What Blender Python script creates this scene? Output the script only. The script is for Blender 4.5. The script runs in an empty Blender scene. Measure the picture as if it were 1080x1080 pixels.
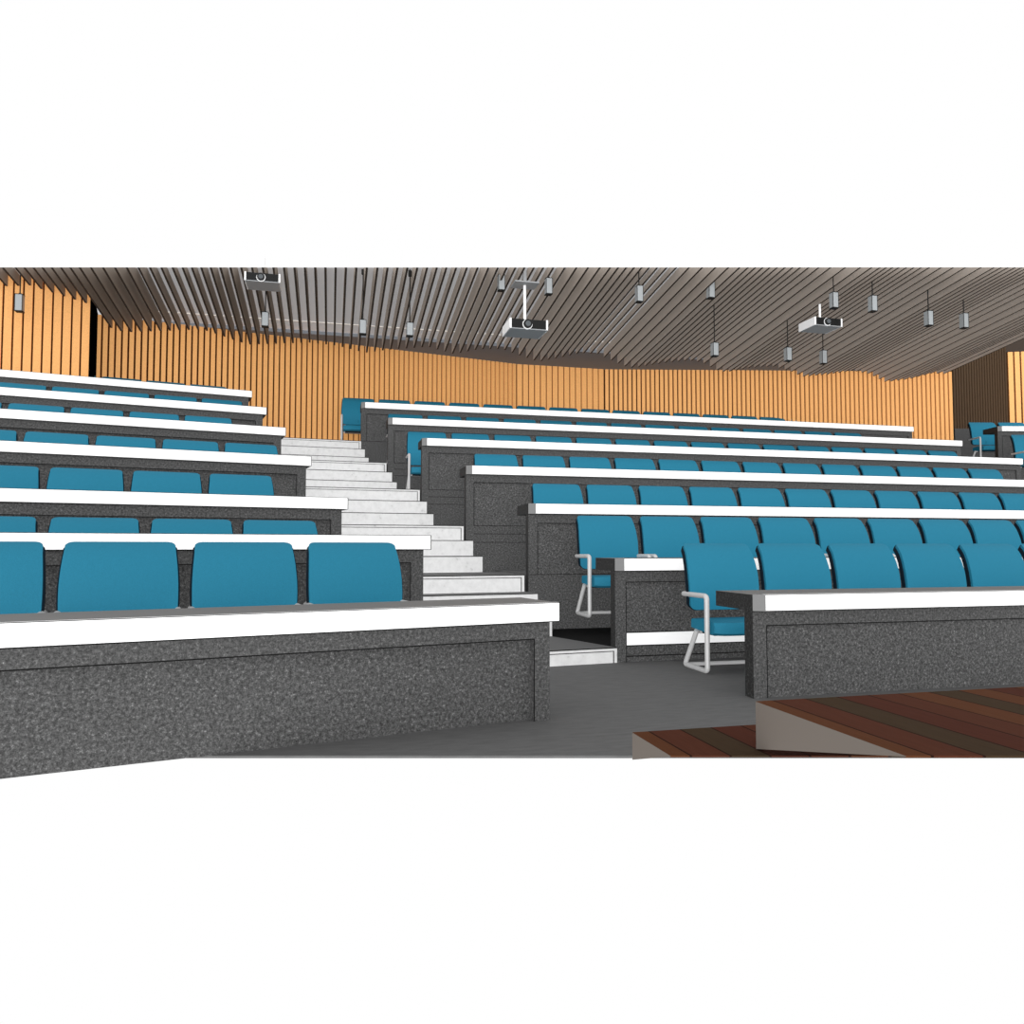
import bpy, math, random
from mathutils import Vector, Matrix
random.seed(7)
C = bpy.context.scene.collection
PI = math.pi

# ------------------------------------------------------------------ camera model (used for surveying points)
FPX, PITCH, YAW, FAN, H = 787.6, .04713, .23823, .2102, .985
Fw = Vector((math.sin(YAW)*math.cos(PITCH), math.cos(YAW)*math.cos(PITCH), math.sin(PITCH)))
Rt = Vector((math.cos(YAW), -math.sin(YAW), 0)); Up = Rt.cross(Fw)
def ray(x, y): return Fw + Rt*((x-540)/FPX) - Up*((y-540)/FPX)
def frame(a): return Vector((math.cos(a), math.sin(a), 0)), Vector((-math.sin(a), math.cos(a), 0))
def at(x, y, Yd, a=0):
    """point seen at (x, y) on the vertical plane Yd of the section turned by a; gives (X along the row, z)"""
    X, Y = frame(a); r = ray(x, y); P = r*(Yd/r.dot(Y)); return P.dot(X), P.z+H
def onz(x, y, z):
    r = ray(x, y); P = r*((z-H)/r.z); return Vector((P.x, P.y, z))
def world(X, Yd, z, a=0):
    ex, ey = frame(a); v = ex*X + ey*Yd; return Vector((v.x, v.y, z))

# ------------------------------------------------------------------ materials
def lin(c): return tuple(((v/255)/12.92 if v/255 <= .04045 else ((v/255+.055)/1.055)**2.4) for v in c) + (1,)
def mat(name, rgb, rough=.7, metal=0, spec=.3, build=None):
    m = bpy.data.materials.new(name); m.use_nodes = True; nt = m.node_tree; b = nt.nodes['Principled BSDF']
    b.inputs['Base Color'].default_value = lin(rgb); b.inputs['Roughness'].default_value = rough
    b.inputs['Metallic'].default_value = metal; b.inputs['Specular IOR Level'].default_value = spec
    if build: build(nt, b)
    return m
def node(nt, t, **kw):
    n = nt.nodes.new(t)
    for k, v in kw.items(): setattr(n, k, v)
    return n
def noise_mix(scale, cols, pos, detail=2, stretch=None, rough=.6, coord='Object'):
    def f(nt, b):
        tc = node(nt, 'ShaderNodeTexCoord'); src = tc.outputs[coord]
        if stretch:
            mp = node(nt, 'ShaderNodeMapping'); mp.inputs['Scale'].default_value = stretch
            nt.links.new(src, mp.inputs['Vector']); src = mp.outputs['Vector']
        n = node(nt, 'ShaderNodeTexNoise'); n.inputs['Scale'].default_value = scale; n.inputs['Detail'].default_value = detail
        n.inputs['Roughness'].default_value = rough
        nt.links.new(src, n.inputs['Vector'])
        r = node(nt, 'ShaderNodeValToRGB'); e = r.color_ramp.elements
        while len(e) < len(cols): e.new(.5)
        for i, (c, p) in enumerate(zip(cols, pos)): e[i].position = p; e[i].color = lin(c)
        nt.links.new(n.outputs['Fac'], r.inputs['Fac']); nt.links.new(r.outputs['Color'], b.inputs['Base Color'])
    return f
M = {}
M['granite'] = mat('speckled_granite', (80,80,80), .8, build=noise_mix(58, [(18,18,18),(52,52,52),(86,86,86),(180,180,180)], [.33,.45,.58,.75], 6, rough=.9))
M['granite_shade'] = mat('speckled_granite_shaded', (60,60,60), .8, build=noise_mix(58, [(12,12,12),(30,30,30),(46,46,46),(86,86,86)], [.3,.46,.6,.78], 3, rough=.75))  # same granite darkened: shade of the side faces put into the colour
M['white'] = mat('white_laminate', (250,250,250), .6)
M['edge_shade'] = mat('white_laminate_shaded', (112,112,112), .6)  # white laminate greyed: shade on the angled chamfer put into the colour
M['top'] = mat('grey_desktop', (104,103,102), .6)
M['line'] = mat('dark_joint', (20,20,20), .9, spec=.1)
M['floor'] = mat('dark_grey_floor', (98,98,98), .85, build=noise_mix(7, [(84,84,84),(91,91,91),(97,97,97)], [.3,.5,.75], 5, (1,4,1)))
M['tread'] = mat('grey_tread', (98,98,98), .85)
M['black'] = mat('black_carpet', (20,20,20), .95, spec=.1)
M['marble'] = mat('pale_marble', (225,225,225), .6, build=noise_mix(16, [(176,176,176),(205,205,205),(215,215,215)], [.28,.36,.6], 6))
M['taupe'] = mat('taupe_paint', (101,94,88), .8, spec=.15)
M['blade'] = mat('taupe_ceiling_blade', (156,146,137), .8, spec=.1)
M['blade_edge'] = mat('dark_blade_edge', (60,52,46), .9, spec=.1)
M['blade_end'] = mat('shaded_blade_end', (92,84,78), .9, spec=.1)  # blade taupe darkened: painted shade holding back the sun on the front ends
M['soffit'] = mat('brown_grey_soffit', (124,128,134), .9, spec=.1)
M['ceil'] = mat('grey_ceiling_board', (236,237,240), .9, spec=.1)
M['seam'] = mat('pale_ceiling_seam', (235,230,222), .8)
def wood_grain(base, var, sc, stretch):
    return noise_mix(sc, [tuple(int(c*(1-var)) for c in base), base, tuple(min(255, int(c*(1+var))) for c in base)], [.3,.5,.7], 3, stretch)
M['slat'] = mat('honey_oak_slat', (214,152,90), .6, build=wood_grain((226,165,100), .06, 9, (6,6,14)))
M['backing'] = mat('dark_brown_backing', (58,34,16), .9, spec=.05)
M['darkslat'] = mat('dark_brown_slat', (84,62,40), .8, build=wood_grain((64,47,29), .1, 9, (6,6,2)))  # darker brown than the honey slats of the other walls
M['darkbacking'] = mat('deep_brown_backing', (44,26,14), .9, spec=.05)
M['voidblack'] = mat('black_reveal', (6,6,6), 1, spec=0)
M['blue'] = mat('teal_blue_fabric', (44,132,164), .75, spec=.2, build=noise_mix(300, [(26,105,130),(31,113,140)], [.4,.6], 1))
M['navy'] = mat('dark_navy_shell', (12,26,36), .8, spec=.1)
M['silver'] = mat('satin_silver_tube', (185,185,185), .45, .1)
M['pwhite'] = mat('white_projector_case', (240,240,240), .5)
M['pgrey'] = mat('grey_projector_base', (150,152,154), .6)
M['pblack'] = mat('black_grille', (16,16,16), .7)
M['glass'] = mat('lens_glass', (60,66,70), .1, spec=.8)
M['pend'] = mat('brushed_pendant', (148,152,154), .4)
def planks(nt, b):
    tc = node(nt, 'ShaderNodeTexCoord'); sp = node(nt, 'ShaderNodeSeparateXYZ'); nt.links.new(tc.outputs['Object'], sp.inputs[0])
    def mth(op, a, v=None, v2=None):
        n = node(nt, 'ShaderNodeMath', operation=op); nt.links.new(a, n.inputs[0])
        if v is not None: n.inputs[1].default_value = v
        return n.outputs[0]
    s = mth('ADD', mth('DIVIDE', sp.outputs['X'], .148), .52)
    fl = mth('FLOOR', s); fr = mth('FRACT', s)
    wn = node(nt, 'ShaderNodeTexWhiteNoise', noise_dimensions='1D'); nt.links.new(fl, wn.inputs['W'])
    r = node(nt, 'ShaderNodeValToRGB'); r.color_ramp.interpolation = 'CONSTANT'
    e = r.color_ramp.elements; cs = [(72,40,28),(60,45,31),(80,48,30),(68,36,26),(57,44,31)]
    while len(e) < 5: e.new(.5)
    for i, c in enumerate(cs): e[i].position = i/5; e[i].color = lin(c)
    nt.links.new(wn.outputs['Value'], r.inputs['Fac'])
    ns = node(nt, 'ShaderNodeTexNoise'); ns.inputs['Scale'].default_value = 14
    mp = node(nt, 'ShaderNodeMapping'); mp.inputs['Scale'].default_value = (5,.5,1); nt.links.new(tc.outputs['Object'], mp.inputs['Vector']); nt.links.new(mp.outputs['Vector'], ns.inputs['Vector'])
    hs = node(nt, 'ShaderNodeHueSaturation'); nt.links.new(r.outputs['Color'], hs.inputs['Color'])
    v = mth('ADD', mth('MULTIPLY', ns.outputs['Fac'], .3), .85); nt.links.new(v, hs.inputs['Value'])
    g = mth('LESS_THAN', fr, .06)
    mx = node(nt, 'ShaderNodeMix', data_type='RGBA'); nt.links.new(g, mx.inputs['Factor']); nt.links.new(hs.outputs['Color'], mx.inputs['A']); mx.inputs['B'].default_value = lin((34,17,10))
    nt.links.new(mx.outputs['Result'], b.inputs['Base Color'])
M['planks'] = mat('dark_timber_boards', (90,60,44), .9, spec=.05, build=planks)

# ------------------------------------------------------------------ mesh builder
class MB:
    def __init__(s): s.v = []; s.f = []; s.m = []; s.cur = 0; s.smooth = []
    def add(s, vs, fs, smooth=False):
        o = len(s.v); s.v += [tuple(v) for v in vs]
        for f in fs: s.f.append(tuple(i+o for i in f)); s.m.append(s.cur); s.smooth.append(smooth)
        return s
    def hexa(s, q, z0, z1, topmat=None):          # q: four plan corners, ccw from above
        z0 = z0 if hasattr(z0, '__len__') else [z0]*4; z1 = z1 if hasattr(z1, '__len__') else [z1]*4
        vs = [(p[0], p[1], z) for p, z in zip(q, z0)] + [(p[0], p[1], z) for p, z in zip(q, z1)]
        s.add(vs, [(3,2,1,0),(0,1,5,4),(1,2,6,5),(2,3,7,6),(3,0,4,7)])
        c = s.cur
        if topmat is not None: s.cur = topmat
        o = len(s.v)-8; s.f.append((o+4,o+5,o+6,o+7)); s.m.append(s.cur); s.smooth.append(False); s.cur = c
        return s
    def box(s, x0, x1, y0, y1, z0, z1, topmat=None): return s.hexa([(x0,y0),(x1,y0),(x1,y1),(x0,y1)], z0, z1, topmat)
    def prism(s, poly, z0, z1):
        n = len(poly); vs = [(p[0],p[1],z0) for p in poly] + [(p[0],p[1],z1) for p in poly]
        return s.add(vs, [tuple(range(n-1,-1,-1)), tuple(range(n,2*n))] + [(i,(i+1)%n,n+(i+1)%n,n+i) for i in range(n)])
    def tube(s, pts, r, seg=10, caps=True):
        pts = [Vector(p) for p in pts]; rings = []; nrm = None
        for i, p in enumerate(pts):
            a = pts[max(i-1,0)]; b = pts[min(i+1,len(pts)-1)]; t = (b-a).normalized()
            if nrm is None: nrm = t.orthogonal().normalized()
            nrm = (nrm - t*nrm.dot(t)).normalized(); bn = t.cross(nrm)
            rings.append([p + (nrm*math.cos(2*PI*k/seg) + bn*math.sin(2*PI*k/seg))*r for k in range(seg)])
        vs = [v for R_ in rings for v in R_]; fs = []
        for i in range(len(rings)-1):
            for k in range(seg): fs.append((i*seg+k, i*seg+(k+1)%seg, (i+1)*seg+(k+1)%seg, (i+1)*seg+k))
        s.add(vs, fs, True)
        if caps: s.add(rings[0], [tuple(range(seg-1,-1,-1))]); s.add(rings[-1], [tuple(range(seg))])
        return s
    def build(s, name, mats, parent=None, bevel=0, seg=2):
        me = bpy.data.meshes.new(name); me.from_pydata(s.v, [], s.f)
        mats = mats if isinstance(mats, (list, tuple)) else [mats]
        for m in mats: me.materials.append(m)
        for p, mi, sm in zip(me.polygons, s.m, s.smooth): p.material_index = mi; p.use_smooth = sm
        me.update()
        o = bpy.data.objects.new(name, me); C.objects.link(o)
        if parent: o.parent = parent
        if bevel:
            b = o.modifiers.new('bevel', 'BEVEL'); b.width = bevel; b.segments = seg; b.limit_method = 'ANGLE'; b.angle_limit = math.radians(40)
        return o
def fillet(pts, r, n=5):
    P = [Vector(p) for p in pts]; out = [P[0]]
    for i in range(1, len(P)-1):
        a = (P[i-1]-P[i]).normalized(); b = (P[i+1]-P[i]).normalized()
        rr = min(r, (P[i-1]-P[i]).length*.45, (P[i+1]-P[i]).length*.45)
        p0 = P[i]+a*rr; p1 = P[i]+b*rr
        for k in range(n+1):
            t = k/n; out.append(p0*(1-t)**2 + P[i]*2*t*(1-t) + p1*t*t)
    out.append(P[-1]); return out
def empty(name, loc, rz=0):
    o = bpy.data.objects.new(name, None); C.objects.link(o); o.location = loc; o.rotation_euler = (0,0,rz); o.empty_display_size = .1; return o
def tag(o, label=None, cat=None, group=None, kind=None):
    if label: o['label'] = label
    if cat: o['category'] = cat
    if group: o['group'] = group
    if kind: o['kind'] = kind
    return o
def struct(o, label, cat): return tag(o, label, cat, None, 'structure')
def dup(root, loc, rz, sc=1):
    r = root.copy(); C.objects.link(r); r.location = loc; r.rotation_euler = (0,0,rz); r.scale = (sc,)*3
    for ch in list(root.children):
        c = ch.copy(); C.objects.link(c); c.parent = r
        for g in list(ch.children):
            d = g.copy(); C.objects.link(d); d.parent = c
    return r
ORD = ['zeroth','first','second','third','fourth','fifth','sixth','seventh','eighth','ninth','tenth','eleventh','twelfth','thirteenth','fourteenth','fifteenth','sixteenth','seventeenth','eighteenth','nineteenth','twentieth']

# ------------------------------------------------------------------ layout numbers (metres)
YR = [None, 4.402, 6.036, 7.536, 9.036, 10.536, 12.036, 13.536]      # desk front planes, right section
YL = [None, 3.801, 5.400, 6.900, 8.410, 9.940, 11.530, 12.990]       # left section
PL = [None, 0, .13, .70, 1.25, 1.80, 2.336, 2.883]                    # tier levels
TOP = [None, .676, .89, 1.442, 1.99, 2.53, 3.06, 3.58]                # desktop heights
XRl = [None, 2.690, 2.375, 2.006, 1.612, 1.244, .877, .507]           # left ends of the right desks
XRr = [None, 8.5, 10.5, 12.2, 13.4, at(1076.5,488,YR[5])[0], 11.944, 12.182]
XLr = [None, 2.121, at(453.5,570,5.400,FAN)[0], 1.624, 1.569, 1.526, 1.490, 1.444]   # right ends of the left desks
XLl = [None, -1.2, -2.6, -3.6, -4.6, -5.4, -6.0, -6.6]
TH = .108

# ------------------------------------------------------------------ floor and tiers
def cutpt(x, z): return onz(x, 797, z)
a0 = cutpt(-140, 0); a1 = cutpt(1250, 0)
far = [world(11, 7.4, 0), world(1.5, 7.4, 0), world(-6, 6.0, 0, 0)]
fl = MB(); poly = [(a0.x,a0.y),(a1.x,a1.y)] + [(p.x,p.y) for p in far]
fl.prism(poly, -.012, 0)
struct(fl.build('floor', M['floor']), 'dark grey floor in front of the seating', 'floor')
for k in range(2, 8):
    y0 = YR[k]+.1; y1 = (YR[k+1]+.1) if k < 7 else 16.2
    b = MB(); x1 = {2:11.5,3:12.6,4:13.8}.get(k, 13.6)
    b.box(XRl[k] if k > 2 else 1.9, x1 if k < 5 else XRr[k], y0, y1, 0, PL[k]-(.001 if k == 2 else 0), 1)
    struct(b.build('floor', [M['granite'], M['black'] if k == 2 else M['tread']]), 'raised tier carrying the %s right hand seat row' % ORD[k], 'floor')
    o = MB(); y0 = YL[k]+.1; y1 = (YL[k+1]+.1) if k < 7 else 14.45
    o.box(XLl[k]-1.2, XLr[k]-.06, y0, y1, 0, PL[k], 1)
    q = struct(o.build('floor', [M['granite'], M['tread']]), 'raised tier carrying the %s left hand seat row' % ORD[k], 'floor')
    q.rotation_euler = (0,0,FAN)

# ------------------------------------------------------------------ desks
def desk(k, a, xa, xb, Yd, top, base, label, end, low=None, strip=False, group=None, rightstile=True):
    """long desk; xa..xb along the row; end 'L' or 'R' tells which end stands on the aisle; base = lower tier"""
    ox = xa if end == 'L' else xb
    t = empty('lecture_desk', world(ox, Yd, base, a), a)
    tag(t, label, 'desk', group)
    L = xb-xa; T = top-base
    x0, x1 = (0, L) if end == 'L' else (-L, 0)
    ov0 = 0; ov1 = .052 if (end == 'R') else 0         # the edge band overhangs the frame on the left section
    fx0, fx1 = x0, x1-ov1
    zb = T-TH
    tp = MB(); tp.box(x0, x1, 0, .48, zb, T-.002, 1); tp.build('desktop', [M['granite_shade'], M['top']], t)
    e = MB()
    if end == 'L':
        e.prism([(x0+.07,-.042),(x1,-.042),(x1,0),(x0+.07,0)], zb, T)
        e.cur = 1; e.prism([(x0,-.002),(x0+.07,-.042),(x0+.07,0),(x0,0)], zb, T)
    else:
        e.prism([(x0,-.03),(x1,-.03),(x1,0),(x0,0)], zb, T)
    e.build('edge_band', [M['white'], M['edge_shade']], t)
    lb = MB(); yb = -.043 if end == 'L' else -.031; xs_ = x0+.07 if end == 'L' else x0
    lb.box(xs_, x1, yb, yb+.002, zb-.001, zb+.003); lb.box(xs_, x1, yb, yb+.002, T-.003, T+.0005)
    if end == 'R': lb.box(x1-.005, x1+.0005, yb, yb+.002, zb, T)
    lb.build('band_outline', M['line'], t)
    # front frame: stiles, top rail, plinth and recessed panel
    fr = MB(); rz = T-.205; lo = (low-base) if low is not None else 0
    st = .10; dp = .05
    fr.box(fx0, fx0+st, 0, .1, 0, zb); fr.box(fx1-st, fx1, 0, .1, 0, zb)
    fr.box(fx0+st, fx1-st, 0, .1, rz, zb)
    if lo > .02: fr.box(fx0+st, fx1-st, 0, .1, 0, lo)
    fr.build('frame', M['granite'], t)
    pn = MB(); pn.box(fx0+st, fx1-st, dp if end == 'R' else .02, .095, max(lo, 0), rz)
    if end == 'L':                                       # aisle leg end: its side shade painted as a darker granite sheet
        eg = MB(); eg.box(fx0-.002, fx0, .0, .1, 0, zb); eg.build('end_shade', M['granite_shade'], t)
    p = pn.build('front_panel', M['granite'], t)
    g = MB(); w = .006; yy = -.001
    def hl(z, xx0, xx1, y=yy): g.box(xx0, xx1, y, y+.002, z-w/2, z+w/2)
    def vl(x, z0, z1, y=yy): g.box(x-w/2, x+w/2, y, y+.002, z0, z1)
    dy = (dp if end == 'R' else .02)-.001
    hl(rz, fx0+st, fx1-st); vl(fx0+st, lo, rz); vl(fx1-st, lo, rz)
    hl(zb-.003, fx0, fx1)
    if lo > .02: hl(lo, fx0+st, fx1-st)
    if k in (4,5,6): hl(PL[k]-base-.10, fx0+.1, fx1-.1); hl(PL[k]-base-.205, fx0+.1, fx1)
    if k in (3,7): hl(PL[k]-base, fx0, fx1)
    g.build('joint_line', M['line'], t)
    if strip:
        s = MB(); s.box(fx0+st, fx1-st, .012, .02, .141, .25); s.build('white_inlay', M['white'], t)
        s = MB(); s.box(fx0+st, fx1-st, .009, .02, .135, .143); s.box(fx0+st, fx1-st, .009, .02, .248, .256); s.box(fx0+st, fx1-st, .009,.02, .045,.052); s.build('inlay_joint', M['line'], t)
    return t
names = ['','front','second','third','fourth','fifth','sixth','rearmost']
for k in range(1, 8):
    desk(k, 0, XRl[k], XRr[k], YR[k], TOP[k], 0 if k < 3 else PL[k-1], 'long speckled grey desk with white edge, %s row on the right of the stairs' % names[k], 'L',
         low=(None if k < 3 else PL[k] if k in (3,7) else PL[k]), strip=(k == 2), group='desk rows right of the stairs')
    desk(k, FAN, XLl[k], XLr[k], YL[k], {1:.668,2:1.075}.get(k, TOP[k]), 0 if k < 3 else PL[k-1], 'long speckled grey desk with white edge, %s row on the left of the stairs' % names[k], 'R',
         low=(None if k < 3 else PL[k]), group='desk rows left of the stairs')

# ------------------------------------------------------------------ staircase
stair = empty('staircase', world(1.6, 6.0, 0)); tag(stair, 'pale stone stair climbing the aisle between the two seat blocks', 'stairs')
B = FAN/2; bx, by = frame(B)
stepdef = [(650, 6.036, 0, .13, 'f')]
g3 = [(.13,.327),(.327,.524),(.524,.70)]
for (x, dy), z in zip([(582,-.6),(567,-.3),(553,0)], g3): stepdef.append((x, YR[3]+dy, z[0], z[1], 'f' if dy == 0 else ''))
for k, xs in ((4,(509,499,489)),(5,(457,450,442.5)),(6,(418,413,407)),(7,(388,384,380))):
    r = (PL[k]-PL[k-1])/3
    for i, x in enumerate(xs):
        stepdef.append((x, YR[k]-.6+.3*i, PL[k-1]+r*i, PL[k-1]+r*(i+1), 'f' if i == 2 else ''))
def left_limit(P):      # distance from P leftwards along -bx to the line of the left desk ends
    pts = [world(XLr[k]-.055, YL[k], 0, FAN) for k in range(1, 8)]
    for i in range(6):
        A, D = pts[i], pts[i+1]; d = D-A
        # P - t*bx = A + s*d
        det = -bx.x*(-d.y) + d.x*(-bx.y)
        den = (-bx.x)*(-d.y) - (-d.x)*(-bx.y)
        rx, ry = A.x-P.x, A.y-P.y
        t = (rx*(-d.y) - (-d.x)*ry)/den; s_ = ((-bx.x)*ry - (-bx.y)*rx)/den
        if (0 <= s_ <= 1) or (i == 5 and s_ > 0) or (i == 0 and s_ < 0): return t
    return 2.
for i, (x, Yd, z0, z1, fl_) in enumerate(stepdef):
    Xr, _ = at(x, 560, Yd); P = world(Xr, Yd, 0); w = left_limit(P)+.02
    if i == 0: w = 2.6
    Yn = stepdef[i+1][1] if i+1 < len(stepdef) else 14.5
    dep = Yn-Yd
    Q = P - bx*w; n = Vector((0,1,0))*dep
    sk = -.354*dep if i == 0 else 0
    wq = [(Q.x,Q.y),(P.x,P.y),(P.x+n.x+sk,P.y+n.y),(Q.x+n.x,Q.y+n.y)]
    s = MB(); o0 = stair.location
    loc = [(p[0]-o0.x, p[1]-o0.y) for p in wq]
    s.hexa(loc, z0-.0 if i == 0 else max(z0-.2, 0), z1, 1)
    st = s.build('step', [M['marble'], M['tread']], stair)
    # dark nosing joint and, on the landing steps, an inner border line
    g = MB(); f_ = -by*.002; rr = .008
    def strip(u0, u1, za, zb_):
        p0 = P - bx*u0 - by*.003 - o0; p1 = P - bx*u1 - by*.003 - o0; p0b = p0+by*.004; p1b = p1+by*.004
        g.hexa([(p1.x,p1.y),(p0.x,p0.y),(p0b.x,p0b.y),(p1b.x,p1b.y)], za, zb_)
    strip(0, w, z1-.007, z1+.001)
    if fl_:
        strip(.03, w, z1-.034, z1-.028); strip(.03, .038, z0, z1-.03)
    g.build('nosing_joint', M['line'], st)

# ------------------------------------------------------------------ stage platforms
def platform(px, py, z0, z1, label, base_):
    c = onz(px, py, z1)
    t = empty('stage_platform', (c.x, c.y, z0)); tag(t, label, 'stage')
    # deck runs from the far edge to where the model stops; boards lie along local Y
    e0 = cutpt(px, z1); cl = cutpt(500, z1); cr = cutpt(1500, z1)
    d = (cr-cl); 
    def ycut(X): return cl.y + d.y*(X-cl.x)/d.x
    X1 = 4.6
    q = [(0, ycut(c.x)-c.y), (X1-c.x, ycut(X1)-c.y), (X1-c.x, 0), (0, 0)]
    # the side is flush with the deck edge
    b = MB(); b.hexa([(q[0][0], q[0][1]),(q[1][0],q[1][1]),(q[2][0],q[2][1]),(q[3][0],q[3][1])], z1-z0-.006, z1-z0)
    b.build('timber_deck', M['planks'], t)
    s = MB()
    h_ = z1-z0; s.hexa([(-.001, q[0][1]),(.02,q[0][1]),(.02,0),(-.001,0)], [h_-.003,h_-.003,base_,base_], h_-.001)
    s.build('side_fascia', M['taupe'], t)
    s = MB(); s.box(X1-c.x-.12, X1-c.x-.04, -.12, -.04, 0, z1-z0-.006); s.build('support_post', M['taupe'], t)
    return t
platform(667, 772.3, 0, .187, 'low dark timber stage step with taupe side, nearest the aisle floor', .07)
platform(797, 739.6, .187, .374, 'upper dark timber stage platform standing on the low stage step', 0)

# ------------------------------------------------------------------ chairs
def arc_profile():
    return [(-.150,.475),(-.168,.56),(-.166,.66),(-.150,.76),(-.122,.85),(-.085,.925),(-.045,.975),(-.005,1.0)]
def half_width(t):          # t 0 bottom..1 top
    w = .304 + .014*math.sin(PI*min(1, t*1.15)) - .004*t
    r = .09
    for tt in (t, 1-t):
        if tt < r: w -= (.05 if tt == t else .045)*(1-math.sqrt(max(0, 1-((r-tt)/r)**2)))
    return w
def make_chair():
    root = empty('armchair', (0,0,0))
    prof = []
    raw = arc_profile()
    # resample the profile by arc length
    P = [Vector((0,y,z)) for y, z in raw]; seg = [(P[i+1]-P[i]).length for i in range(len(P)-1)]; tot = sum(seg)
    N = 22; ts = [0,.01,.025,.05,.075]+[.075+.85*i/14 for i in range(1,14)]+[.925,.95,.975,.99,1]
    def pos(t):
        d = t*tot
        for i, s in enumerate(seg):
            if d <= s+1e-9 or i == len(seg)-1: return P[i].lerp(P[i+1], min(1, d/s)), (P[i+1]-P[i]).normalized()
            d -= s
    def slab(off0, off1, grow, smooth=True):
        mb = MB(); cols = 9; vs = []
        for t in ts:
            p, tan = pos(t); nrm = Vector((0, -tan.z, tan.y))     # towards the sitter (front)
            hw = half_width(t)+grow
            for side in (0, 1):
                off = off1 if side else off0
                for c in range(cols):
                    u = -1+2*c/(cols-1)
                    puff = (.010*(1-u*u)*math.sin(PI*t)) if side == 0 and grow <= 0 else 0
                    q = p + nrm*(off+puff); vs.append((u*hw, q.y, q.z + (grow*(1 if t > .5 else -1) if (t in (0,1)) else 0)))
        R_ = 2*cols; fs = []
        for i in range(len(ts)-1):
            a = i*R_; b = a+R_
            for c in range(cols-1):
                fs.append((a+c, a+c+1, b+c+1, b+c)); fs.append((a+cols+c+1, a+cols+c, b+cols+c, b+cols+c+1))
            fs.append((a+cols, a, b, b+cols)); fs.append((a+cols-1, a+2*cols-1, b+2*cols-1, b+cols-1))
        for c in range(cols-1):
            fs.append((c+1, c, cols+c, cols+c+1)); e = (len(ts)-1)*R_; fs.append((e+c, e+c+1, e+cols+c+1, e+cols+c))
        mb.add(vs, fs, False); 
        return mb
    bk = slab(.022, -.004, 0); bo = bk.build('backrest', M['blue'], root); bo.data.shade_smooth()
    es = bo.modifiers.new('split', 'EDGE_SPLIT'); es.split_angle = math.radians(50)
    sh = slab(-.002, -.036, .010); so = sh.build('back_shell', M['navy'], root); so.data.shade_smooth()
    es = so.modifiers.new('split', 'EDGE_SPLIT'); es.split_angle = math.radians(50)
    sm = MB(); p, tan = pos(.10); sm.box(-.0015, .0015, -.196, -.190, .50, .56); sm.build('seam', M['navy'], bo)
    # seat: rounded cushion with a waterfall front
    mb = MB(); cols = 13; pr = [(-.14,.325),(-.14,.390),(-.16,.405),(-.26,.408),(-.40,.412),(-.50,.412),(-.555,.40),(-.575,.365),(-.565,.315),(-.52,.295),(-.3,.31)]
    n = len(pr); vs = []
    for c in range(cols):
        u = -1+2*c/(cols-1); x = math.copysign(.285*abs(u)**.8, u); ee = 1-.10*abs(u)**6
        for y, z in pr:
            fy = y if y > -.3 else -.3+(y+.3)*(1-.16*abs(u)**3)
            vs.append((x, fy, .375+(z-.375)*ee))
    fs = [(c*n+i, (c+1)*n+i, (c+1)*n+(i+1)%n, c*n+(i+1)%n) for c in range(cols-1) for i in range(n)]
    fs += [tuple(range(n)), tuple(range((cols-1)*n+n-1, (cols-1)*n-1, -1))]
    mb.add(vs, fs, True); se = mb.build('seat', M['blue'], root); es = se.modifiers.new('split', 'EDGE_SPLIT'); es.split_angle = math.radians(45)
    up = MB(); up.box(-.25, .25, -.46, -.16, .292, .308); up.build('seat_pan', M['navy'], root)
    for sx in (-1, 1):
        x = .316*sx
        pts = [(x, -.075, .600), (x, -.465, .602), (x, -.465, .020), (x, -.085, .020), (x*.93, -.255, .315)]
        t = MB(); t.tube(fillet(pts, .035), .0205, 10); t.build('arm_frame', M['silver'], root)
    t = MB(); t.tube([(-.31,-.10,.020),(.31,-.10,.020)], .017, 8); t.build('cross_bar', M['silver'], root)
    t = MB(); t.tube([(-.27,-.25,.302),(.27,-.25,.302)], .014, 8); t.build('seat_rail', M['silver'], root)
    return root
proto = make_chair(); first = [True]
def chair(X, Yd, z, a, label, group):
    loc = world(X, Yd, z, a)
    if first[0]:
        first[0] = False; o = proto; o.location = loc; o.rotation_euler = (0,0,a)
    else: o = dup(proto, loc, a)
    tag(o, label, 'chair', group); return o
S = .7
rowR = {1:(.7*4.141, 5.80, 0, 6), 2:(.7*3.570, 7.39, .295, 9), 3:(.7*3.459, 8.86, .75, 12), 4:(.7*2.826, 10.34, 1.285, 14),
        5:(.7*1.703, 11.85, 1.80, 15), 6:(at(410.7,440,13.34)[0], 13.34, 2.336, 15), 7:(at(362.5,422,14.84)[0], 14.84, 2.883, 17)}
for k, (x0, Yd, z, n) in rowR.items():
    lim = {5:at(1008,470,Yd)[0], 6:at(931,455,Yd)[0], 7:at(933,447,Yd)[0], 4:at(1058,480,Yd)[0]}.get(k, 99)
    for i in range(n):
        if x0+i*S+.5 > lim: break
        chair(x0+i*S+.278, Yd, z, 0, 'teal padded armchair, %s from the stairs in the %s right hand row' % (ORD[i+1], names[k]), 'teal armchairs right of the stairs')
rowL = {1:(415,575,5.20,0,4), 2:(332,551,6.76,.20,5), 3:(286,500,8.22,.72,5), 4:(291,468,9.72,1.245,6), 5:(244,440,11.25,1.795,6), 6:(255,425,12.83,2.345,7), 7:(239,405,14.28,2.85,7)}
rowLs = {1:.71, 2:.70, 3:.695, 4:.685, 5:.68, 6:.68, 7:.685}
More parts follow.
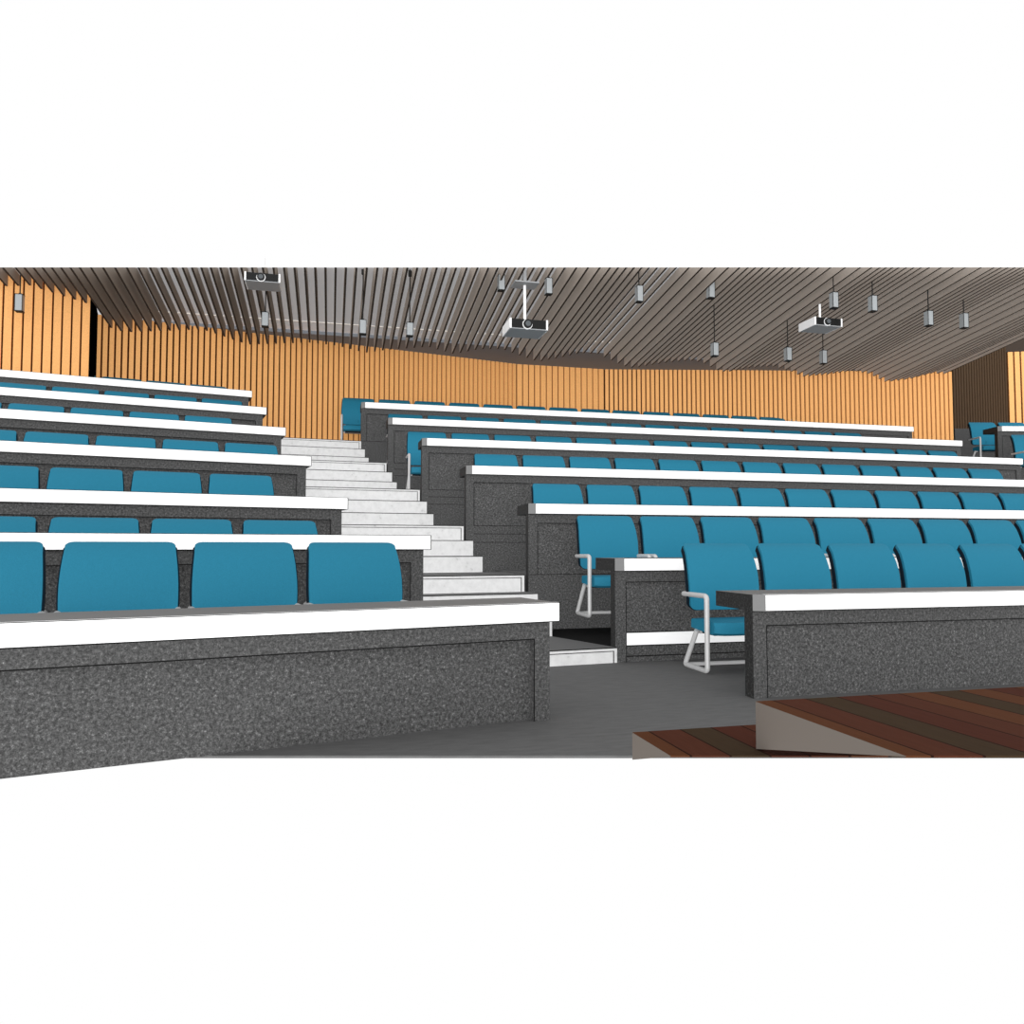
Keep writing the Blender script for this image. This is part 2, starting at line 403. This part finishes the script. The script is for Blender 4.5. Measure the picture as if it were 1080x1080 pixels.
for k, (px, py, Yd, z, n) in rowL.items():
    xr, _ = at(px, py, Yd, FAN)
    if k == 4: xr, _ = at(230, 462, Yd, FAN); xr += rowLs[4]; n = 6
    for i in range(n):
        chair(xr-.306-i*rowLs[k], Yd, z, FAN, 'teal padded armchair, %s from the stairs in the %s left hand row' % (ORD[i+1], names[k]), 'teal armchairs left of the stairs')

# ------------------------------------------------------------------ third section, far right
AT = -FAN; XT, YT = frame(AT)
def tpt(x, y, z):      # point seen at (x, y) with height z
    P = onz(x, y, z); return P.dot(XT), P.dot(YT)
tx, ty = tpt(1052, 449.7, TOP[7])
desk(7, AT, tx, tx+3.2, ty, TOP[7], PL[6], 'long speckled grey desk beyond the right aisle, against the far right wall', 'L', low=PL[7])
cx, cy = tpt(1020.5, 446.4, PL[7]+1.0)
for i in range(2):
    chair(cx+.295+i*S, cy, PL[7], AT, ['teal padded armchair at the aisle end of the far right desk', 'teal padded armchair half hidden behind the far right desk'][i], 'teal armchairs beyond the right aisle')
cx2, cy2 = tpt(1065, 459.6, PL[6]+1.0)
chair(cx2+.295, cy2, PL[6], AT, 'teal padded armchair cut by the right edge, in front of the far right desk', 'teal armchairs beyond the right aisle')
b = MB(); b.box(tx-1.2, tx+3.4, ty+.1, ty+3.2, 0, PL[7], 1); o = b.build('floor', [M['granite'], M['tread']]); o.rotation_euler = (0,0,AT); struct(o, 'raised top tier beyond the right aisle', 'floor')
b = MB(); b.box(tx-.6, tx+3.4, ty-1.5, ty+.1, 0, PL[6], 1); o = b.build('floor', [M['granite'], M['tread']]); o.rotation_euler = (0,0,AT); struct(o, 'raised lower tier beyond the right aisle', 'floor')
hx, hy = tpt(1007, 452, 3.83)
hw_ = empty('half_wall', world(hx, hy, PL[7], AT), AT); tag(hw_, 'low speckled grey partition behind the far right chairs', 'partition')
b = MB(); b.box(0, 4, 0, .16, 0, 3.83-PL[7]); b.build('partition_body', M['granite'], hw_)
b = MB(); b.box(-.003, 0, 0, .16, 0, 3.83-PL[7]); b.build('end_face_shade', M['granite_shade'], hw_)  # partition end darkened like the desk ends, shade put into the colour

# ------------------------------------------------------------------ slatted walls
def slat_wall(name, P0, P1, z0, z1, pitch, label, sm='slat', bm='backing', wfrac=.70, depth=.05, phase=.0, thick=.06):
    d = Vector((P1.x-P0.x, P1.y-P0.y, 0)); L = d.length; ang = math.atan2(d.y, d.x)
    o = empty(name, (P0.x, P0.y, z0), ang); struct(o, label, 'wall')
    b = MB(); b.box(0, L, 0, thick, 0, z1-z0); b.build('wall_backing', M[bm], o)
    s = MB(); n = int(L/pitch)+1
    for i in range(n):
        x = i*pitch+phase
        if x+pitch*wfrac > L+.001: break
        s.box(x, x+pitch*wfrac, -depth, 0, 0, z1-z0)
    s.build('timber_slats', M[sm], o)
    return o
ZT = 4.97; WY = 15.66
J12 = Vector((at(545,384,WY)[0], WY, 0)); J23 = Vector((at(638,390,WY)[0], WY, 0))
XLv, YLv = frame(FAN); cL = J12.dot(YLv); cT = J23.dot(YT)
r = ray(100.5, 400); W1a = r*(cL/r.dot(YLv)); W1a = Vector((W1a.x, W1a.y, 0)) 
r = ray(1003.6, 430); W3b = r*(cT/r.dot(YT)); W3b = Vector((W3b.x, W3b.y, 0))
slat_wall('wall_back_left', W1a, J12, 2.883, ZT, .1015, 'honey timber slatted back wall behind the left seats and the stairs')
slat_wall('wall_back', J12, J23, 2.883, ZT, .1345, 'honey timber slatted back wall, short middle run with wider slats', wfrac=.80)
slat_wall('wall_back_right', J23, W3b, 2.4, ZT, .103, 'honey timber slatted back wall behind the right seats')
# left projecting wall
r = ray(96, 297); P = r*((5.28-H)/r.z); c0 = P.dot(YLv)
W0b = Vector((P.x, P.y, 0)); W0a = W0b - XLv*1.9
slat_wall('wall_left', W0a, W0b, 2.6, 5.32, .131, 'honey timber slatted wall projecting at the far left', wfrac=.80, phase=(1.9-.131*.80) % .131)
b = MB(); d = W1a-W0b; 
b.hexa([(W0b.x-.02,W0b.y),(W0b.x,W0b.y),(W1a.x+.02,W1a.y),(W1a.x-.02,W1a.y)], 2.6, [5.28,5.28,4.97,4.97])
struct(b.build('wall_left_return', M['voidblack']), 'black return between the left slatted wall and the back wall', 'wall')
# right return in darker brown slats and the farthest right wall
r = ray(1059.5, 372); t_ = 20.2; P4 = Vector(((r*t_).x, (r*t_).y, 0)); z4 = (r*t_).z+H
D0 = ray(1004.6, 430)*19.2; D0 = Vector((D0.x, D0.y, 0))
b = MB(); b.hexa([(W3b.x-.01,W3b.y+.0),(W3b.x+.01,W3b.y),(D0.x+.01,D0.y),(D0.x-.02,D0.y)], 2.6, 6.6)
struct(b.build('wall_right_reveal', M['voidblack']), 'black reveal behind the end of the right back wall', 'wall')
slat_wall('wall_right_return', D0, P4, 2.6, 6.6, .106, 'dark brown slatted return wall at the right aisle', 'darkslat', 'darkbacking', wfrac=.6)
d4 = Vector((math.cos(-YAW-.18), math.sin(-YAW-.18), 0))
slat_wall('wall_right', P4, P4+d4*3.2, 2.6, z4, .161, 'honey timber slatted wall at the far right', wfrac=.74, phase=.06)
b = MB(); e4 = P4+d4*3.2; nn = Vector((d4.y,-d4.x,0))*.03; b.hexa([(P4.x+nn.x,P4.y+nn.y),(e4.x+nn.x,e4.y+nn.y),(e4.x-nn.x,e4.y-nn.y),(P4.x-nn.x,P4.y-nn.y)], z4, 6.6)
struct(b.build('trim_1', M['blade_edge']), 'dark band above the far right slatted wall', 'trim')

# ------------------------------------------------------------------ ceiling: grey board, soffit and hanging blades
SL = .13; YE = 14.30
LIFT = .06
def zc(Y): return ZT + LIFT + SL*(YE-Y)
def front_pt(x):        # where the ceiling board stops, along one straight line in plan
    r = ray(x, 282); a = r.z; t = (ZT+LIFT-H+SL*YE)/(a+SL*r.y); P = r*t; return Vector((P.x, P.y, 0))
FA, FB = front_pt(0), front_pt(1080)
def yfront(X): return FA.y + (FB.y-FA.y)*(X-FA.x)/(FB.x-FA.x)
ce = empty('ceiling', (0,0,0)); struct(ce, 'sloping grey ceiling with closely spaced taupe hanging blades in waves', 'ceiling')
b = MB(); X0, X1 = -6.2, 13.75
q = [(X0, yfront(X0)), (X1, yfront(X1)), (X1, YE), (X0, YE)]
zs = [zc(p[1]) for p in q]; b.hexa(q, zs, [z+.02 for z in zs]); b.build('ceiling_board', M['ceil'], ce)
b = MB(); b.hexa([(X0,YE),(13.62,YE),(13.62,16.4),(X0,16.4)], ZT, ZT+.08); b.build('soffit', M['soffit'], ce)
b = MB(); ys = YE-.42
b.hexa([(X0,ys),(6.2,ys),(6.2,ys+.03),(X0,ys+.03)], [zc(ys)-.012]*2+[zc(ys+.03)-.012]*2, [zc(ys)+.005]*2+[zc(ys+.03)+.005]*2); b.build('ceiling_seam', M['seam'], ce)
wave = [(-6.6,4.86),(-5.6,4.68),(-4.6,4.9),(-3.5,4.68),(-2.3,4.92),(-1.5,4.69),(-.4,4.80),(.1,4.77),(.6,4.67),(1.0,4.75),(1.8,4.86),(2.3,4.75),(2.8,4.88),(3.27,4.91),(3.56,4.82),(4.0,4.70),(4.45,4.81),(4.9,4.93),(5.25,4.94),(5.56,4.82),(5.83,4.72),(6.05,4.69),(6.7,4.83),(7.3,4.92),(7.6,4.90),(8.0,4.73),(8.2,4.73),(8.7,4.84),(9.28,4.91),(9.75,4.82),(10.0,4.72),(10.6,4.80),(11.3,4.93),(11.7,4.88),(12.15,4.72),(12.7,4.78),(13.2,4.9),(13.8,4.86)]
def wv(X):
    for i in range(len(wave)-1):
        if wave[i][0] <= X <= wave[i+1][0]:
            t = (X-wave[i][0])/(wave[i+1][0]-wave[i][0]); return wave[i][1]*(1-t)+wave[i+1][1]*t
    return 4.85
blades = []
X = X0+.1
while X < 13.62:
    ye = YE-.04
    # stop at the walls
    for n_, c_ in ((YLv, cL-.06),(YT, cT-.06)):
        if n_ is YLv and X < J12.x or n_ is YT and X > J23.x:
            yw = (c_ - n_.x*X)/n_.y; ye = min(ye, yw)
    if X < W0b.x+.03:
        yw = (c0-.06 - YLv.x*X)/YLv.y; ye = min(ye, yw)
    y0 = yfront(X)+.004; blades.append((X, y0, ye)); X += .1495
def blade_mesh(mb, X, y0, ye, off=0):
    th = .032; zb = lambda Y: wv(X)+SL*(YE-.05-Y)
    zt = lambda Y: zc(Y)+.004
    n = ray(0, 282).cross(ray(1080, 282))                     # raked fin end: the lower corner runs further forward
    yb = -(n.x*X + n.z*(wv(X)+SL*(YE-.05)-H))/(n.y-n.z*SL)
    yb = min(yb, y0)
    vs = [(X-th/2,yb,zb(yb)),(X+th/2,yb,zb(yb)),(X+th/2,ye,zb(ye)),(X-th/2,ye,zb(ye)),(X-th/2,y0,zt(y0)),(X+th/2,y0,zt(y0)),(X+th/2,ye,zt(ye)),(X-th/2,ye,zt(ye))]
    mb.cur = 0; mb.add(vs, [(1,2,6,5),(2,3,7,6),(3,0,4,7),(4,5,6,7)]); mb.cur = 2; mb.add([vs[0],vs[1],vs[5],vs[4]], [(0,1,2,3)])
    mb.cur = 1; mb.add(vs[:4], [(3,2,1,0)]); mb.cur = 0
rank = sorted(range(len(blades)), key=lambda i: -(blades[i][2]-blades[i][1]))
big = set(rank[:100])
rest = MB()
for i, (X, y0, ye) in enumerate(blades):
    if ye-y0 < .1: continue
    if i in big:
        mb = MB(); blade_mesh(mb, X, y0, ye); mb.build('ceiling_blade', [M['blade'], M['blade_edge'], M['blade_end']], ce)
    else: blade_mesh(rest, X, y0, ye)
o = rest.build('ceiling_blade', [M['blade'], M['blade_edge'], M['blade_end']], ce); o['kind'] = 'stuff'

# ------------------------------------------------------------------ projectors
def make_projector():
    t = empty('projector', (0,0,0))                       # origin: centre of the underside
    b = MB(); b.box(-.24,.24,-.20,.20,.0,.012); b.build('base_tray', M['pgrey'], t)
    b = MB(); b.box(-.25,-.225,-.215,.205,0,.13); b.box(.225,.25,-.215,.205,0,.13); b.box(-.225,.225,-.19,.205,.012,.13); b.build('casing', M['pwhite'], t, .004)
    g = MB(); g.box(-.225,.225,-.205,-.19,.012,.125)
    for i in range(22):
        x = -.215+i*.0205
        if abs(x) > .07: g.box(x, x+.008, -.209, -.205, .02, .118)
    g.build('front_grille', M['pblack'], t)
    r = MB(); r.tube([(-.02,-.19,.06),(-.02,-.216,.06)], .064, 24); ro = r.build('lens_ring', M['pwhite'], t)
    r = MB(); r.tube([(-.02,-.205,.062),(-.02,-.245,.062)], .055, 24); r.build('lens_barrel', M['pblack'], ro)
    r = MB(); r.tube([(-.02,-.235,.062),(-.02,-.247,.062)], .034, 24); r.build('lens_glass', M['glass'], ro)
    return t
pj = make_projector()
def ceil_z(X, Y): return zc(Y)
def place_proj(o, x, y, w, sc, polew, label, plate, rz):
    r = ray(x, y); P = r*w; P.z += H
    o.location = P; o.scale = (sc,)*3; o.rotation_euler = (0,0,rz)
    tag(o, label, 'projector', 'ceiling projectors')
    zt = (zc(P.y) - P.z)/sc
    b = MB(); b.tube([(0,0,.12),(0,0,zt)], polew, 12); b.build('pole', M['pwhite'], o)
    if plate: b = MB(); b.box(-.16,.16,-.13,.13, zt-.20, zt-.185); b.box(-.02,.02,-.02,.02,zt-.2,zt); b.build('mounting_plate', M['pgrey'], o)
p2, p3 = dup(pj, (0,0,0), 0), dup(pj, (0,0,0), 0)
place_proj(pj, 278, 302, 11.3, 1.02, .018, 'white ceiling projector with black grille, leftmost, above the stairs', False, 0)
place_proj(p2, 553.5, 352, 11.9, 1.24, .019, 'white ceiling projector on a long white pole, middle of the three', True, 0)
place_proj(p3, 865, 347.5, 12.8, 1.07, .018, 'white ceiling projector farthest right, its left side showing', False, 0)

# ------------------------------------------------------------------ pendant lamps
pend = [(20.5,311,329,0,'in front of the far left slatted wall'),(279.7,330,345,306,'just below the leftmost projector'),(382.5,338,353,287,'left of the two over the stair head'),
 (432,341,355,289,'right of the two over the stair head'),(528.5,290.5,307,0,'just left of the middle projector pole'),(578.5,294,311,0,'just right of the middle projector pole'),
 (674,302,319,0,'upper one between the middle and right projectors, to the left'),(749.5,297,315,0,'upper one of the pair right of centre'),(753.7,362,376,322,'lower one of the pair right of centre'),
 (831,367,381,336,'low one left of the right projector'),(868.3,370,384,350,'hanging directly below the right projector'),(879.5,309,325.5,292,'just above the right projector'),
 (920.5,312.5,329,287,'right of and above the right projector'),(979.5,328.5,344,307,'second from the right edge'),(1016.8,331,346.5,315,'nearest the right edge')]
for i, (x, yt, yb, yc, lab) in enumerate(pend):
    # the cord meets the blades at its top
    ytop = yc if yc else 284
    best = None; w = 9.
    while w < 15.5:
        r = ray(x, ytop); P = r*w
        if P.y > yfront(P.x)+.02:
            zz = P.z+H
            if zz > wv(P.x)+SL*(YE-.05-P.y)+.02: break
        w += .01
    P = ray(x, yb)*w; P.z += H; Q = ray(x, yt)*w; h = (Q.z+H)-P.z
    t = empty('pendant_lamp', P); tag(t, 'grey box pendant lamp, %s' % lab, 'lamp', 'ceiling pendant lamps')
    ww = .05
    b = MB(); b.box(-ww,ww,-ww,ww,.012,h); b.build('lamp_shade', M['pend'], t, .003)
    b = MB(); b.box(-ww-.004,ww+.004,-ww-.004,ww+.004,0,.012); b.box(-ww-.003,-ww+.004,-ww-.003,-ww+.004,0,h+.006); b.box(ww-.004,ww+.003,-ww-.003,-ww+.004,0,h+.006); b.box(-ww-.003,ww+.003,-ww-.003,ww+.003,h,h+.008); b.build('black_frame', M['pblack'], t)
    ztop = zc(P.y)-P.z
    b = MB(); b.tube([(0,0,h),(0,0,ztop)], .009, 8); b.tube([(0,0,h),(0,0,h+.03)], .02, 8); b.build('cord', M['pblack'], t)
    if i in (2,3):
        zz = (ray(x, yc)*w).z+H-P.z; b = MB(); b.tube([(0,0,zz-.02),(0,0,zz+.07)], .028, 10); b.build('cord_grip', M['pblack'], t)

# ------------------------------------------------------------------ light
wld = bpy.data.worlds.new('sky'); bpy.context.scene.world = wld; wld.use_nodes = True; nt = wld.node_tree
bg = nt.nodes['Background']; bg.inputs['Color'].default_value = (1,1,1,1)
tc = node(nt, 'ShaderNodeTexCoord'); vm = node(nt, 'ShaderNodeVectorMath', operation='DOT_PRODUCT')
nt.links.new(tc.outputs['Generated'], vm.inputs[0]); vm.inputs[1].default_value = (-math.sin(YAW), -math.cos(YAW), .15)
mr = node(nt, 'ShaderNodeMapRange'); mr.inputs['From Min'].default_value = .0; mr.inputs['From Max'].default_value = .9
mr.inputs['To Min'].default_value = 1.0; mr.inputs['To Max'].default_value = 1.3
nt.links.new(vm.outputs['Value'], mr.inputs['Value']); nt.links.new(mr.outputs['Result'], bg.inputs['Strength'])
sd = bpy.data.lights.new('sun', 'SUN'); sd.energy = 2.4; sd.angle = math.radians(10); sd.use_shadow = False
so = bpy.data.objects.new('sun', sd); C.objects.link(so)
dv = Vector((.5, .866, .18)); so.rotation_euler = dv.to_track_quat('-Z', 'Y').to_euler(); so.location = (-2,-4,1)

# ------------------------------------------------------------------ camera
cd = bpy.data.cameras.new('camera'); cd.sensor_width = 36; cd.lens = FPX/1080*36; cd.clip_start = .05; cd.clip_end = 200
co = bpy.data.objects.new('camera', cd); C.objects.link(co); co.location = (0,0,H); co.rotation_euler = (PI/2+PITCH, 0, -YAW)
sc = bpy.context.scene; sc.camera = co
sc.view_settings.view_transform = 'Standard'; sc.view_settings.look = 'None'; sc.view_settings.gamma = 1; sc.view_settings.exposure = 0
sc.view_settings.use_curve_mapping = False
